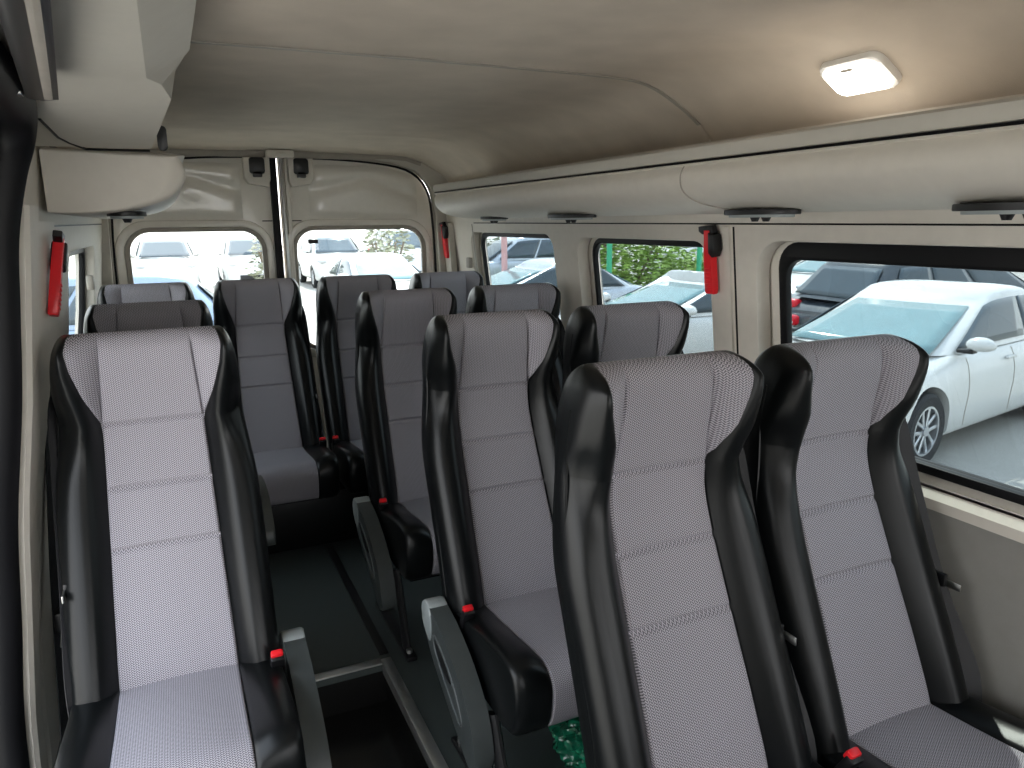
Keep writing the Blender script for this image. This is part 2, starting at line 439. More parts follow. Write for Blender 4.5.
for i in range(len(ys) - 1):
    for k in range(n - 1): Fc.append((i * n + k, i * n + k + 1, (i + 1) * n + k + 1, (i + 1) * n + k))
ceil = mesh('ceiling', V, Fc, M['head']); struct(ceil)
sol = ceil.modifiers.new('thickness', 'SOLIDIFY'); sol.thickness = .03; sol.offset = 1
# light strip along the seam
bm = bmesh.new()
add_ribbon(bm, [(XC + a, SEAM, b - .001) for a, b in prof if abs(a) < .86], (0, 1, 0), .014, .004)
struct(bmobj('trim_9', bm, M['gasket']))

# rear wall frame and doors (plane y = 4)
outl = [(XC + a, b + .03) for a, b in prof if b > 1.40]
outl = [(XC - wall_dx(.78) - .05, -.1), (XC - wall_dx(.78) - .05, .78)] + outl + [(XC + wall_dx(.78) + .05, .78), (XC + wall_dx(.78) + .05, -.1)]
dout = [(XC - .815, 0.02), (XC - .815, 1.0), (XC - .80, 1.40), (XC - .77, 1.55), (XC - .69, 1.635), (XC - .55, 1.675), (XC - .3, 1.695), (XC, 1.70), (XC + .3, 1.695), (XC + .55, 1.675), (XC + .69, 1.635), (XC + .77, 1.55), (XC + .80, 1.40), (XC + .815, 1.0), (XC + .815, .02)]
struct(sheet('wall_rear', outl, [dout], .05, M['creamd'], lambda a, b, c: (a, Y1 - .03 + c, b), bev=.008))
# dark rubber round the door opening
ring = [Vector((a, Y1 - .025, b)) for a, b in dout]
struct(tube('trim_10', smooth_path(ring, 3), .011, M['gasket'], n=8, ref=(0, 1, 0)))
ring2 = [Vector((XC + (a - XC) * .985, Y1 - .012, b - .012)) for a, b in dout]
struct(tube('trim_11', smooth_path(ring2, 3), .007, M['rubber'], n=8, ref=(0, 1, 0)))

def rear_door(idx, x0, x1, side):
    root = struct(empty('door_%d' % idx))
    pts = [(x0, .0)]
    top = [p for p in dout[2:-2]]
    tz = lambda x: interp([p[0] for p in dout[1:-1]], [p[1] for p in dout[1:-1]], x)
    xs = [lerp(x0, x1, k / 12) for k in range(13)]
    o = [(x0, .0), (x1, .0)] + [(x, tz(x) + .03) for x in xs[::-1]]
    gw = (-.166, .440) if idx == 1 else (.610, 1.289)
    gz0, gz1 = .715, 1.325
    hole = rrect(gw[0], gw[1], gz0, gz1, .10)
    panel = sheet('door_panel', o, [rrect(gw[0] - .012, gw[1] + .012, gz0 - .012, gz1 + .012, .11)], .04, M['paint'], lambda a, b, c: (a, Y1 + .02 + c, b), root, bev=.006)
    # moulded surround and glass gasket
    sheet('window_surround', rrect(gw[0] - .062, gw[1] + .055, gz0 - .06, gz1 + .055, .145), [rrect(gw[0] - .022, gw[1] + .022, gz0 - .022, gz1 + .022, .12)], .022, M['paint'], lambda a, b, c: (a, Y1 - .004 + c, b), root, bev=.008)
    sheet('window_seal', rrect(gw[0] - .022, gw[1] + .022, gz0 - .022, gz1 + .022, .12), [rrect(gw[0] + .002, gw[1] - .002, gz0, gz1, .095)], .024, M['gasket'], lambda a, b, c: (a, Y1 + .006 + c, b), root, bev=.005)
    sheet('pane', rrect(gw[0] - .01, gw[1] + .01, gz0 - .01, gz1 + .01, .1), [], .005, M['pane'], lambda a, b, c: (a, Y1 + .034 + c, b), root)
    # raised panel above the window, cushioned towards its middle
    ex0, ex1 = (-.10, .36) if idx == 1 else (.69, 1.27)
    N1, N2 = 20, 14; Vv = []; Ff = []
    for j in range(N2 + 1):
        for i in range(N1 + 1):
            u, v = i / N1, j / N2
            x = lerp(ex0, ex1, u); ztop = min(tz(x) - .028, 1.655)
            z = lerp(1.385, ztop, v)
            e = min(1, min(u, 1 - u) / .07) * min(1, min(v, 1 - v) / .10)
            bul = .016 * ss(e) + .010 * exp(-((u - .5) / .25) ** 2 - ((v - .62) / .3) ** 2) * ss(e) - .014 * exp(-((v - (.75 - .5 * abs(u - .5))) / .09) ** 2) * ss(e)
            Vv.append((x, Y1 - .001 - bul, z))
    for j in range(N2):
        for i in range(N1):
            a = j * (N1 + 1) + i; Ff.append((a, a + 1, a + N1 + 2, a + N1 + 1))
    mesh('pressed_panel', Vv, Ff, M['paint'], root)
    # short slots under the pressed panel
    sx = .475 if idx == 1 else .62
    box('slot', (sx, Y1 - .001, 1.375), (.05, .004, .005), M['rubber'], root, .001)
    # check-strap bracket: pale housing with a black opening
    bx = .437 if idx == 1 else .648
    bm = bmesh.new()
    w_ = .062
    add_prism(bm, [(-w_, .055), (-w_, -.045), (-w_ * .7, -.07), (w_ * .8, -.085), (w_, -.05), (w_, .055)] if idx == 1 else [(-w_, .055), (-w_, -.05), (-w_ * .8, -.085), (w_ * .7, -.07), (w_, -.045), (w_, .055)], .035, .008, lambda a, b, c: (bx + a, Y1 - .035 + c, 1.625 + b))
    br = bmobj('latch_bracket', bm, M['cream'], root)
    bm = bmesh.new()
    add_prism(bm, rrect(-.036, .036, -.025, .052, .012), .012, .004, lambda a, b, c: (bx + a, Y1 - .068 + c, 1.627 + b))
    add_prism(bm, rrect(-.022, .022, -.042, -.015, .006), .012, .003, lambda a, b, c: (bx + a, Y1 - .068 + c, 1.627 + b))
    bmobj('latch_opening', bm, M['black'], br)
    return root
rear_door(1, XC - .86, .535, -1)
rd2 = rear_door(2, .545, XC + .86, 1)
bm = bmesh.new(); add_box(bm, (.518, Y1 - .012, .86), (.036, .02, 1.68), .005); struct(bmobj('trim_12', bm, M['rubber']))
bm = bmesh.new(); add_tube(bm, [(.560, Y1 - .014, .05), (.560, Y1 - .014, 1.69)], .010, n=10); struct(bmobj('trim_13', bm, M['bolt']))
bm = bmesh.new(); add_box(bm, (.585, Y1 - .008, .86), (.022, .012, 1.66), .004); struct(bmobj('trim_14', bm, M['paint']))
# header beam and centre striker plate
bm = bmesh.new()
hp = [(XC + a, ceil_z(a) - .03) for a in [k * .08 - .72 for k in range(19)]]
add_tube(bm, [(x, 3.955, z - .006) for x, z in hp], .012, .02, n=10); struct(bmobj('trim_15', bm, M['gasket']))
bm = bmesh.new(); add_box(bm, (.545, 3.90, 1.695), (.13, .06, .035), .006); add_box(bm, (.545, 3.868, 1.695), (.05, .01, .012), .003)
struct(bmobj('trim_16', bm, M['cream']))
# right rear corner post and its clip
bm = bmesh.new()
add_prism(bm, rrect(0, .12, .0, 1.36, .02), .016, .006, lambda a, b, c: WR(3.86 + a, b, c - .012)); struct(bmobj('trim_17', bm, M['creamd']))
for side, y, lab in ((WR, 3.66, 'small grey coat hook on the right wall by the rear corner'), (WL, 3.2, 'small grey coat hook on the left wall panel')):
    p = side(y, 1.15, -.012)
    hk = box('coat_hook', p, (.024, .04, .055), M['gasket'], None, .006)
    tag(hk, lab, 'hook')
# small black latch on right rear door glass
lt = box('glass_latch', (.70, Y1 + .022, 1.268), (.05, .018, .022), M['black'], rd2, .004)

# ------------------------------------------------------------------ overhead racks
RP = [(.885, 1.385), (.80, 1.375), (.72, 1.378), (.66, 1.388), (.615, 1.405), (.585, 1.432), (.578, 1.462), (.588, 1.486), (.60, 1.492), (.88, 1.50)]
RPs = [(p.x, p.y) for p in smooth_path([(a, b, 0) for a, b in RP], 5)]
def rack(sgn, ya, yb, nose_a, nose_b, kw=1.0, kh=1.0, rail=True):
    root = empty('overhead_rack', (XC + sgn * .75, (ya + yb) / 2, 1.38))
    L = root.location
    P = [(min(.885 - (.885 - a) * kw, .885 if rail else .795), (1.385 if rail else 1.398) + (b - 1.385) * kh) for a, b in RPs]
    def stations():
        s = []
        if nose_a: s += [(ya + .03 * (1 - cos(pi / 2 * k / 7)), .78 + .22 * sin(pi / 2 * k / 7)) for k in range(0, 8)]
        else: s += [(ya, 1.0)]
        if nose_b: s += [(yb - .16 * (1 - cos(pi / 2 * k / 7)), sin(pi / 2 * k / 7)) for k in range(7, -1, -1)]
        else: s += [(yb, 1.0)]
        return s
    st_ = stations(); Vv = []; Ff = []; n = len(P)
    for y, k in st_:
        k2 = .45 + .55 * k
        for a, b in P:
            a2 = .885 - (.885 - a) * k2; b2 = 1.44 + (b - 1.44) * (.55 + .45 * k)
            Vv.append((XC + sgn * a2 - L.x, y - L.y, b2 - L.z))
    for i in range(len(st_) - 1):
        for k in range(n):
            Ff.append((i * n + k, i * n + (k + 1) % n, (i + 1) * n + (k + 1) % n, (i + 1) * n + k))
    Ff.append(tuple(range(n))); Ff.append(tuple((len(st_) - 1) * n + k for k in range(n))[::-1])
    bm = bmesh.new(); vs = [bm.verts.new(v) for v in Vv]
    for f in Ff: bm.faces.new([vs[i] for i in f])
    bmobj('rack_shell', bm, M['cream'], root, angle=50)
    if not rail: return root
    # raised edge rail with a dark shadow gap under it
    rp = [(.606, 1.497), (.588, 1.499), (.584, 1.506), (.586, 1.526), (.594, 1.532), (.612, 1.531)]
    bm = bmesh.new()
    y1_ = yb - (.10 if nose_b else 0); y0_ = ya + (.03 if nose_a else 0)
    add_prism(bm, rp, (y1_ - y0_) / 2, .002, lambda a, b, c: (XC + sgn * a - L.x, (y0_ + y1_) / 2 + c - L.y, b - L.z))
    bmobj('edge_rail', bm, M['creamd'], root)
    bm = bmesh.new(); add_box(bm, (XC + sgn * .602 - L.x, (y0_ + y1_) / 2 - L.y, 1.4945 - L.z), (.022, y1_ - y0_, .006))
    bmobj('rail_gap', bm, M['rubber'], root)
    return root
def rack_joint(root, y, sgn):
    L = root.location
    bm = bmesh.new()
    path = [(XC + sgn * (a - .0005) - L.x, y - L.y + (.10 * ss((.72 - a) / .14) - .10 if a < .9 else 0), b - .0005 - L.z) for a, b in RPs[2:-10]]
    add_tube(bm, path, .0022, n=6, ref=(0, 1, 0)); bmobj('joint', bm, M['gasket'], root)
def vent(root, x, y, length=.17, z=1.380):
    """flat black oval console under the rack with a pale underside and two nozzles"""
    L = root.location; base = Vector((x - L.x, y - L.y, z - L.z))
    bm = bmesh.new()
    add_prism(bm, [(.045 * cos(2 * pi * k / 28), length / 2 * sin(2 * pi * k / 28)) for k in range(28)], .006, .002, lambda a, b, c: (base.x + a, base.y + b, base.z + c - .004))
    o = bmobj('air_console', bm, M['black'], root)
    bm = bmesh.new()
    add_prism(bm, [(.038 * cos(2 * pi * k / 28), length * .43 * sin(2 * pi * k / 28)) for k in range(28)], .004, .002, lambda a, b, c: (base.x + a, base.y + b, base.z + c - .012))
    bmobj('console_plate', bm, M['cap'], o)
    for s in (-1, 1):
        bm = bmesh.new(); r = bmesh.ops.create_cone(bm, cap_ends=True, segments=16, radius1=.007, radius2=.012, depth=.011)
        for v in bm.verts: v.co += base + Vector((0.0, s * .018, -.020))
        bmobj('nozzle', bm, M['black'], o)
rr = rack(1, .15, 3.46, False, True)
tag(rr, 'long cream overhead rack on the right above the windows', 'overhead rack', 'overhead racks')
rack_joint(rr, 1.50, 1)
for x, y, l in ((1.29, 2.98, .22), (1.26, 2.25, .30), (1.255, 1.345, .23), (1.24, .755, .22)): vent(rr, x, y, l)
rl_ = rack(-1, 2.03, 3.46, True, True, 1.24, 1.22, False)
tag(rl_, 'short cream overhead rack on the left, blunt rounded end towards the door', 'overhead rack', 'overhead racks')
vent(rl_, -.085, 2.14, .17, 1.392)
# boxed-in housing above the sliding door, running into the rack end
bm = bmesh.new()
secs = [(-1.2, 1.604), (1.47, 1.604), (1.50, 1.600), (1.56, 1.585), (1.75, 1.562), (2.00, 1.535)]
rings = []
for y, z in secs:
    xin = interp([1.47, 1.56, 2.0], [.068, .045, .0], y); bev_ = interp([1.47, 1.53], [.072, .012], y)
    xo = -.36
    rings.append([bm.verts.new(p) for p in ((xo, y, z), (xin - bev_, y, z), (xin, y, z + .05), (xin, y, 1.75), (xo, y, 1.75))])
for i in range(len(rings) - 1):
    for k in range(5): bm.faces.new((rings[i][k], rings[i][(k + 1) % 5], rings[i + 1][(k + 1) % 5], rings[i + 1][k]))
bm.faces.new(rings[0]); bm.faces.new(rings[-1][::-1])
struct(bmobj('wall_left_header', bm, M['creamd'], angle=20))
bm = bmesh.new()
add_tube(bm, [(-.20, 1.74, 1.562), (-.19, 1.90, 1.546), (-.175, 1.96, 1.54), (-.148, 2.015, 1.532), (-.015, 2.015, 1.532)], .003, n=6); struct(bmobj('trim_18', bm, M['rubber']))
bm = bmesh.new(); add_prism(bm, rrect(-.011, .011, -.028, .030, .01), .012, .004, lambda a, b, c: (.014 + a, 2.035 + c, 1.562 + b))
tag(bmobj('coat_hook', bm, M['black']), 'black knob at the top corner of the left overhead rack end', 'hook')

# ceiling lamp, set on the curve of the headliner
def ceil_hit(px, py):
    d = Fv + Rv * ((px - 512) / f_px) + Dv * ((py - 384) / f_px)
    t = 0.3
    while t < 6:
        p = Vector((0, 0, 1.36)) + d * t
        if p.z >= ceil_z(p.x - XC): return p
        t += .002
lp = ceil_hit(861, 70)
dz = (ceil_z(lp.x - XC + .03) - ceil_z(lp.x - XC - .03)) / .06
lrot = -math.atan(dz)
lamp = empty('ceiling_lamp', (lp.x, lp.y, lp.z - .002)); lamp.rotation_euler = (0, lrot, 0)
tag(lamp, 'small white rectangular ceiling lamp, lit, above the right rack', 'ceiling lamp')
q0, q1 = ceil_hit(823, 65), ceil_hit(900, 76)
bm = bmesh.new(); add_prism(bm, rrect(-.050, .050, -.076, .076, .02), .010, .006, lambda a, b, c: (a, b, c - .006)); bmobj('lamp_frame', bm, M['lampf'], lamp)
bm = bmesh.new(); add_prism(bm, rrect(-.041, .041, -.066, .066, .014), .005, .003, lambda a, b, c: (a, b, c - .018)); bmobj('lamp_diffuser', bm, M['lamp'], lamp)
bm = bmesh.new(); add_box(bm, (-.035, 0, -.022), (.008, .03, .006), .002); bmobj('lamp_switch', bm, M['gasket'], lamp)

# ------------------------------------------------------------------ emergency hammers
def hammer(loc, ry, rx, label, flip=1, side=1):
    root = empty('emergency_hammer', loc); root.rotation_euler = (rx, ry, 0)
    tag(root, label, 'emergency hammer', 'emergency hammers')
    # local: x away from wall (toward cabin = -x*side), y along van, z up
    def fn(a, b, c): return (-side * (.016 + c), a * flip, b)
    bm = bmesh.new()
    out = [(-.012, .078), (.016, .078), (.022, .060), (.012, .030), (.016, -.02), (.020, -.095), (.016, -.108), (-.016, -.108), (-.020, -.098), (-.016, -.02), (-.012, .03)]
    add_prism(bm, out, .011, .005, fn)
    for k in range(6): add_box(bm, (-side * .027, 0, -.035 - k * .011), (.005, .026, .005), .0015)
    h = bmobj('hammer_handle', bm, M['red'], root)
    bm = bmesh.new(); add_prism(bm, [(-.034, .072), (-.034, .086), (.022, .09), (.03, .07), (.022, .06), (-.02, .064)], .010, .003, fn); bmobj('hammer_head', bm, M['black'], root)
    bm = bmesh.new(); add_prism(bm, [(.014, .070), (.034, .062), (.036, .02), (.026, .0), (.010, .012)], .017, .004, fn); bmobj('holder', bm, M['black'], root)
    return root
hammer(Vector(WR(1.712, 1.258, -.004)), radians(-7), 0, 'red emergency hammer on the right pillar beside the big window', -1, 1)
hammer(Vector(WR(3.90, 1.275, -.028)), radians(-7), 0, 'red emergency hammer on the far right rear corner post', -1, 1)
hammer(Vector(WL(2.02, 1.262, -.020)), radians(9), radians(-14), 'red emergency hammer on the left wall beside the sliding door pillar', 1, -1)

# ------------------------------------------------------------------ passenger seats
TS = [(z - .34) / .78 for z in (.915, .775, .65)]
def WID(z):
    w = lerp(.211, .190, ss((z - .72) / .24))
    if z > .985: w *= 1 - .19 * (1 - sqrt(max(0, 1 - ((z - .985) / .135) ** 2)))
    return w
def seat_geom(kind):
    Z0, ZT = .34, 1.12
    fz = smooth_path([(.30, -.245, 0), (.36, -.222, 0), (.42, -.200, 0), (.52, -.158, 0), (.65, -.100, 0), (.775, -.046, 0), (.86, -.018, 0), (.92, -.018, 0), (.98, -.027, 0), (1.04, -.038, 0), (1.08, -.042, 0), (1.12, -.038, 0)], 6)
    rz_ = smooth_path([(.30, -.125, 0), (.36, -.110, 0), (.52, -.055, 0), (.65, -.005, 0), (.80, .050, 0), (.95, .070, 0), (1.05, .062, 0), (1.12, .042, 0)], 6)
    def zt(t): return lerp(Z0, ZT, t)
    def front(t): return .215 + interp([p.x for p in fz], [p.y for p in fz], zt(t))
    def rear(t): return .215 + interp([p.x for p in rz_], [p.y for p in rz_], zt(t))
    def wid(t): return WID(zt(t))
    def fin(t): return interp([.34, .42, .66, .91, 1.02, 1.12], [.120, .119, .112, .105, .097, .090], zt(t))
    def wv(t): return ss((zt(t) - .80) / .20)
    def fout(t):
        z = zt(t)
        if z <= .90: return fin(t)
        g = interp([.90, .92, .95, .98, 1.01, 1.05, 1.09, 1.12], [fin(t), .107, .116, .126, .135, .146, .152, .146], z)
        return max(fin(t), min(g, .90 * wid(t)))
    def kk(t):
        z = zt(t); return 1.0 if z < 1.078 else sqrt(max(0.0, 1 - ((z - 1.078) / .042) ** 2))
    ts = sorted(set([k / 44 for k in range(42)] + [(z - Z0) / (ZT - Z0) for z in (1.085, 1.092, 1.099, 1.105, 1.11, 1.114, 1.117, 1.119, 1.12)] + [s_ + d for s_ in TS for d in (-.013, -.005, 0, .005, .013)]))
    def half(t):
        """list of (x, y, region) from the centre to the rear for x>=0"""
        fi, fo, w = fin(t), fout(t), wid(t); F_, R_ = front(t), rear(t); v_ = wv(t)
        def prof_d(x):
            d = -.004 * max(0, 1 - (x / fi) ** 2)
            if x <= fi: return d
            q = (x - fi) / (w - fi)
            lo = .040 * ss(min(1, q / .50 + .12))
            if q > .58: lo -= .055 * (1 - sqrt(max(0, 1 - ((q - .58) / .42) ** 2)))
            e = max(fo, fi + .004)
            if x <= e: hi = .044 * (x - fi) / (e - fi) * min(1, (e - fi) / .03)
            else:
                g = (x - e) / max(1e-6, w - e)
                hi = .044 * min(1, (e - fi) / .03) + (.010 + .028 * (1 - min(1, (e - fi) / .03))) * sin(pi * min(1, g * 1.3)) - .055 * (1 - sqrt(max(0, 1 - max(0, (g - .15) / .85) ** 2)))
            return d + lerp(lo, hi, v_)
        gr = 1.0 if zt(t) < 1.095 else .3
        P = []
        for x in (0, fi * .35, fi * .7, fi * .93, fi - .003): P.append((x, prof_d(x), 0))
        P.append((fi, prof_d(fi) - .007 * gr, 0))
        wing = fo > fi + .006
        for k in range(1, 5):
            x = lerp(fi, fo, k / 5); P.append((x, prof_d(x) if wing else prof_d(fi) - .007 * gr, 1))
        P.append((fo, prof_d(fo) - .006 * gr if wing else prof_d(fi) - .007 * gr, 1))
        for k in range(1, 15):
            q = k / 14; q = 1 - (1 - q) ** 1.6
            x = lerp(fo, w, q); P.append((x, prof_d(x), 2))
        mid = (F_ + R_) / 2; out = []; k_ = kk(t)
        for x, d, r in P: out.append((x, mid + (F_ - d - mid) * k_, r))
        ye = F_ - P[-1][1]
        for k in range(1, 4): out.append((w * (1 - .010 * k), mid + (lerp(ye, R_ - .02, k / 3) - mid) * k_, 2))
        for x, yb in ((w * .91, R_ - .004), (w * .75, R_), (w * .4, R_), (0, R_)): out.append((x, mid + (yb - mid) * k_, 2))
        return out
    rows = [(t, half(t)) for t in ts]
    nh = len(rows[0][1])
    iF, iW = 5, 10   # boundary columns
    def grid(sel, trange, sides, panel=False, uvscale=True):
        V, F, U = [], [], []; idx = {}
        rr_ = [(t, h) for t, h in rows if trange[0] <= t <= trange[1]]
        for s in sides:
            for j, (t, h) in enumerate(rr_):
                for i in sel:
                    x, y, r = h[i]
                    if panel and i < iF:
                        for sm in TS:
                            e = abs(t - sm)
                            if e < .0005: y += .011
                            elif e < .006: y += .003
                    key = (0 if x == 0 else s, j, i)
                    if key not in idx:
                        idx[key] = len(V); V.append((s * x, y, zt(t))); U.append((s * x, zt(t)))
            for j in range(len(rr_) - 1):
                for a, b in zip(sel[:-1], sel[1:]):
                    g = lambda jj, ii: idx[(0 if rr_[jj][1][ii][0] == 0 else s, jj, ii)]
                    q = [g(j, a), g(j, b), g(j + 1, b), g(j + 1, a)]
                    if s < 0: q = q[::-1]
                    if len(set(q)) == 4: F.append(q)
        return V, F, U
    shell_low = grid(list(range(iW, nh)), (0, 1), (-1, 1))
    panel = grid(list(range(0, iF + 1)), (0, 1), (-1, 1), True)
    wings = [grid(list(range(iF, iW + 1)), (.70, 1), (s,)) for s in (-1, 1)]
    return shell_low, panel, wings

BACK = seat_geom(0)

def cushion_geom():
    loop = [(.07, .402), (.0, .404), (-.08, .410), (-.16, .418), (-.24, .428), (-.30, .434), (-.335, .432), (-.362, .418), (-.377, .392), (-.376, .35), (-.366, .31), (-.35, .284), (-.325, .272), (-.2, .268), (-.05, .268), (.07, .27)]
    loop = [(p.x, p.y - .022) for p in smooth_path([(a, b, 0) for a, b in loop], 3)]
    n = len(loop); ntop = 12 * 3 - 3       # fabric runs from the rear over the front edge
    xs = [0, .05, .09, .112, .1165, .119, .122, .13, .145, .165, .180, .192, .200, .204, .2055]
    cen = (-.16, .33)
    def pos(x, k):
        a, b = loop[k]; ax = abs(x)
        kx = 1.0 if ax < .178 else 1 - .16 * (1 - sqrt(max(0, 1 - ((ax - .178) / .0276) ** 2)))
        a2 = cen[0] + (a - cen[0]) * (1 - (1 - kx) * .45); b2 = cen[1] + (b - cen[1]) * kx
        up = max(0, min(1, (b - .368) / .03))
        if ax > .112: b2 += up * .020 * ss((ax - .112) / .05)
        else: b2 += up * .004 * (1 - (ax / .112) ** 2)
        if abs(ax - .119) < 1e-6 and k <= ntop:
            a2 += .005 * (1 - up); b2 -= .006 * up
        return (x, a2, b2)
    def grid(xi, krange, sides):
        V, F, U = [], [], []; idx = {}
        arc = [0]
        for k in range(1, n): arc.append(arc[-1] + math.hypot(loop[k][0] - loop[k - 1][0], loop[k][1] - loop[k - 1][1]))
        for s in sides:
            for i in xi:
                for k in krange:
                    key = (0 if xs[i] == 0 else s, i, k % n)
                    if key not in idx:
                        idx[key] = len(V); V.append(pos(s * xs[i], k % n)); U.append((s * xs[i], -arc[k % n]))
            for a, b in zip(xi[:-1], xi[1:]):
                for k in krange[:-1]:
                    g = lambda ii, kk_: idx[(0 if xs[ii] == 0 else s, ii, kk_ % n)]
                    q = [g(a, k), g(a, k + 1), g(b, k + 1), g(b, k)]
                    if s < 0: q = q[::-1]
                    F.append(q)
            if xi[-1] == len(xs) - 1:
                q = [idx[(s, xi[-1], k)] for k in range(n)]
                F.append(q if s > 0 else q[::-1])
        return V, F, U
    sides_ = grid(list(range(5, len(xs))), list(range(0, n + 1)), (-1, 1))
    under = grid(list(range(0, 6)), list(range(ntop, n + 1)), (-1, 1))
    V = sides_[0] + under[0]; F = sides_[1] + [[i + len(sides_[0]) for i in q] for q in under[1]]
    fab = grid(list(range(0, 6)), list(range(0, ntop + 1)), (-1, 1))
    return (V, F), fab
CUSH = cushion_geom()

def make_seat(arm=0, belt=1, buckle=-1, legs=True):
    root = empty('passenger_seat')
    def clean(name, V, F, U, mt, par):
        o = mesh(name, V, F, mt, par, True, U)
        b = bmesh.new(); b.from_mesh(o.data); bmesh.ops.remove_doubles(b, verts=b.verts[:], dist=1e-5)
        bmesh.ops.recalc_face_normals(b, faces=b.faces[:]); b.to_mesh(o.data); b.free()
        return o
    sh, pn, wg = BACK
    back = clean('backrest', *sh, M['leather'], root)
    pan = clean('back_panel', *pn, M['fabric'], root)
    for w in wg: clean('headrest_wing', *w, M['fabric'], root)
    cu = clean('seat_cushion', CUSH[0][0], CUSH[0][1], None, M['leather'], root)
    clean('cushion_panel', *CUSH[1], M['fabric'], cu)
    # seams piped along the leather edge of the backrest
    for s in (-1, 1):
        pts = []
        for k in range(24):
            z = .40 + k * .028
            pts.append((s * (WID(z) * .985 + .0005), interp([.34, .52, .65, .80, .95, 1.06], [.035, .085, .135, .195, .215, .205], z), z))
        tube('piping', smooth_path(pts, 2), .0026, M['leather'], back, n=6, ref=(1, 0, 0))
    if legs:
        for s in (-1, 1):
            x = s * (.206 if s * arm > 0 else .180)
            tube('leg', [(x, -.24, .25), (x, -.29, .14), (x, -.33, .012)], .012, M['steel'], root, rb=.028, n=10, ref=(0, 1, 0))
            tube('leg', [(x, -.13, .25), (x, -.08, .12), (x, -.05, .012)], .012, M['steel'], root, rb=.022, n=10, ref=(0, 1, 0))
            bm = bmesh.new(); add_box(bm, (x, -.19, .008), (.034, .40, .016), .004); ft = bmobj('foot_rail', bm, M['steel'], root)
            for yy in (-.375, -.035):
                bm = bmesh.new(); bmesh.ops.create_cone(bm, cap_ends=True, segments=6, radius1=.010, radius2=.010, depth=.012)
                for v in bm.verts: v.co += Vector((x, yy + .015, .021))
                bmobj('bolt', bm, M['bolt'], ft)
        bm = bmesh.new(); add_box(bm, (0, -.16, .240), (.36, .30, .022), .005); bmobj('seat_frame', bm, M['steel'], root)
    # buckle in the gap between cushion and armrest
    bx = buckle * .196
    bm = bmesh.new(); add_box(bm, (0, 0, 0), (.030, .020, .06), .005, 2, Matrix.Rotation(radians(28), 3, 'X'))
    for v in bm.verts: v.co += Vector((bx, -.065, .398))
    bk = bmobj('buckle', bm, M['black'], root)
    bm = bmesh.new(); add_box(bm, (0, -.006, .026), (.026, .016, .022), .004, 2, Matrix.Rotation(radians(28), 3, 'X'))
    for v in bm.verts: v.co += Vector((bx, -.065, .398))
    bmobj('release_button', bm, M['red'], bk)
    # belt webbing from behind the shoulder down to the cushion corner
    xb = belt * .190; bo = belt * (.026 if (arm == 0 and legs) else 0.0)
    pth = smooth_path([(xb - belt * .005, .27, .985), (xb + bo * .7 + belt * .004, .228, .93), (xb + bo + belt * .008, .178, .78), (xb + bo + belt * .010, .095, .58), (xb + bo + belt * .010, .0, .42), (xb + bo * .6 + belt * .006, -.02, .31)], 5)
    bm = bmesh.new(); add_ribbon(bm, pth, (belt, -.8, 0), .044 if bo else .034, .0025); sb = bmobj('seat_belt', bm, M['belt'], root)
    bm = bmesh.new(); add_box(bm, (xb + bo + belt * .008, .098, .60), (.012, .055, .03), .004); bmobj('belt_tongue', bm, M['black'], sb)
    bm = bmesh.new(); add_box(bm, (xb + bo + belt * .012, .065, .595), (.004, .05, .016), .0015); bmobj('tongue_plate', bm, M['bolt'], sb)
    if arm:
        up_ = abs(arm) == 2; arm = 1 if arm > 0 else -1
        xa = arm * .244; a0 = set(root.children)
        out = [(.075, .372), (.055, .398), (.02, .402), (-.06, .385), (-.15, .345), (-.22, .295), (-.265, .235), (-.282, .16), (-.268, .128), (-.235, .128), (-.205, .142), (-.13, .186), (-.05, .232), (.02, .280), (.062, .328)]
        out = [(p.x, p.y) for p in smooth_path([(a, b, 0) for a, b in out], 4, True)]
        bm = bmesh.new(); add_prism(bm, out, .024, .007, lambda a, b, c: (xa + c, a, b), 3); ar = bmobj('armrest', bm, M['plastic'], root)
        c_ = [(.082, .374), (.060, .404), (.022, .407), (.004, .385), (.002, .335), (.022, .305), (.066, .338)]
        c_ = [(p.x, p.y) for p in smooth_path([(a, b, 0) for a, b in c_], 4, True)]
        bm = bmesh.new(); add_prism(bm, c_, .0262, .006, lambda a, b, c: (xa + c, a, b), 2); tag(bmobj('armrest_cap', bm, M['cap'], ar), 'pale grey pivot cap')
        # finger slot on the aisle face
        sl = [(-.02, .345), (-.10, .318), (-.165, .272), (-.20, .225), (-.19, .205), (-.14, .228), (-.07, .268), (-.02, .308)]
        sl = smooth_path([(a, b, 0) for a, b in sl], 4, True)
        bm = bmesh.new(); add_tube(bm, [(xa + arm * .0235, p.x, p.y) for p in sl], .004, n=8, closed=True, ref=(1, 0, 0)); bmobj('slot_rim', bm, M['recess'], ar)
        sl2 = [(-.03, .340), (-.09, .318), (-.13, .292), (-.13, .275), (-.08, .288), (-.03, .315)]
        bm = bmesh.new(); add_prism(bm, [(p.x, p.y) for p in smooth_path([(a, b, 0) for a, b in sl2], 4, True)], .002, .0008, lambda a, b, c: (xa + arm * .0245 + c, a, b)); bmobj('finger_slot', bm, M['black'], ar)
        if up_:
            Mx = Matrix.Translation((0, -.02, .53)) @ Matrix.Rotation(radians(-34), 4, 'X') @ Matrix.Translation((0, -.03, -.37))
            for o_ in [ar] + list(ar.children): o_.data.transform(Mx)
    return root

def dup(root):
    r = root.copy(); COL.objects.link(r)
    for ch in list(root.children):
        c = ch.copy(); COL.objects.link(c); c.parent = r
        for g in list(ch.children):
            d = g.copy(); COL.objects.link(d); d.parent = c
    return r

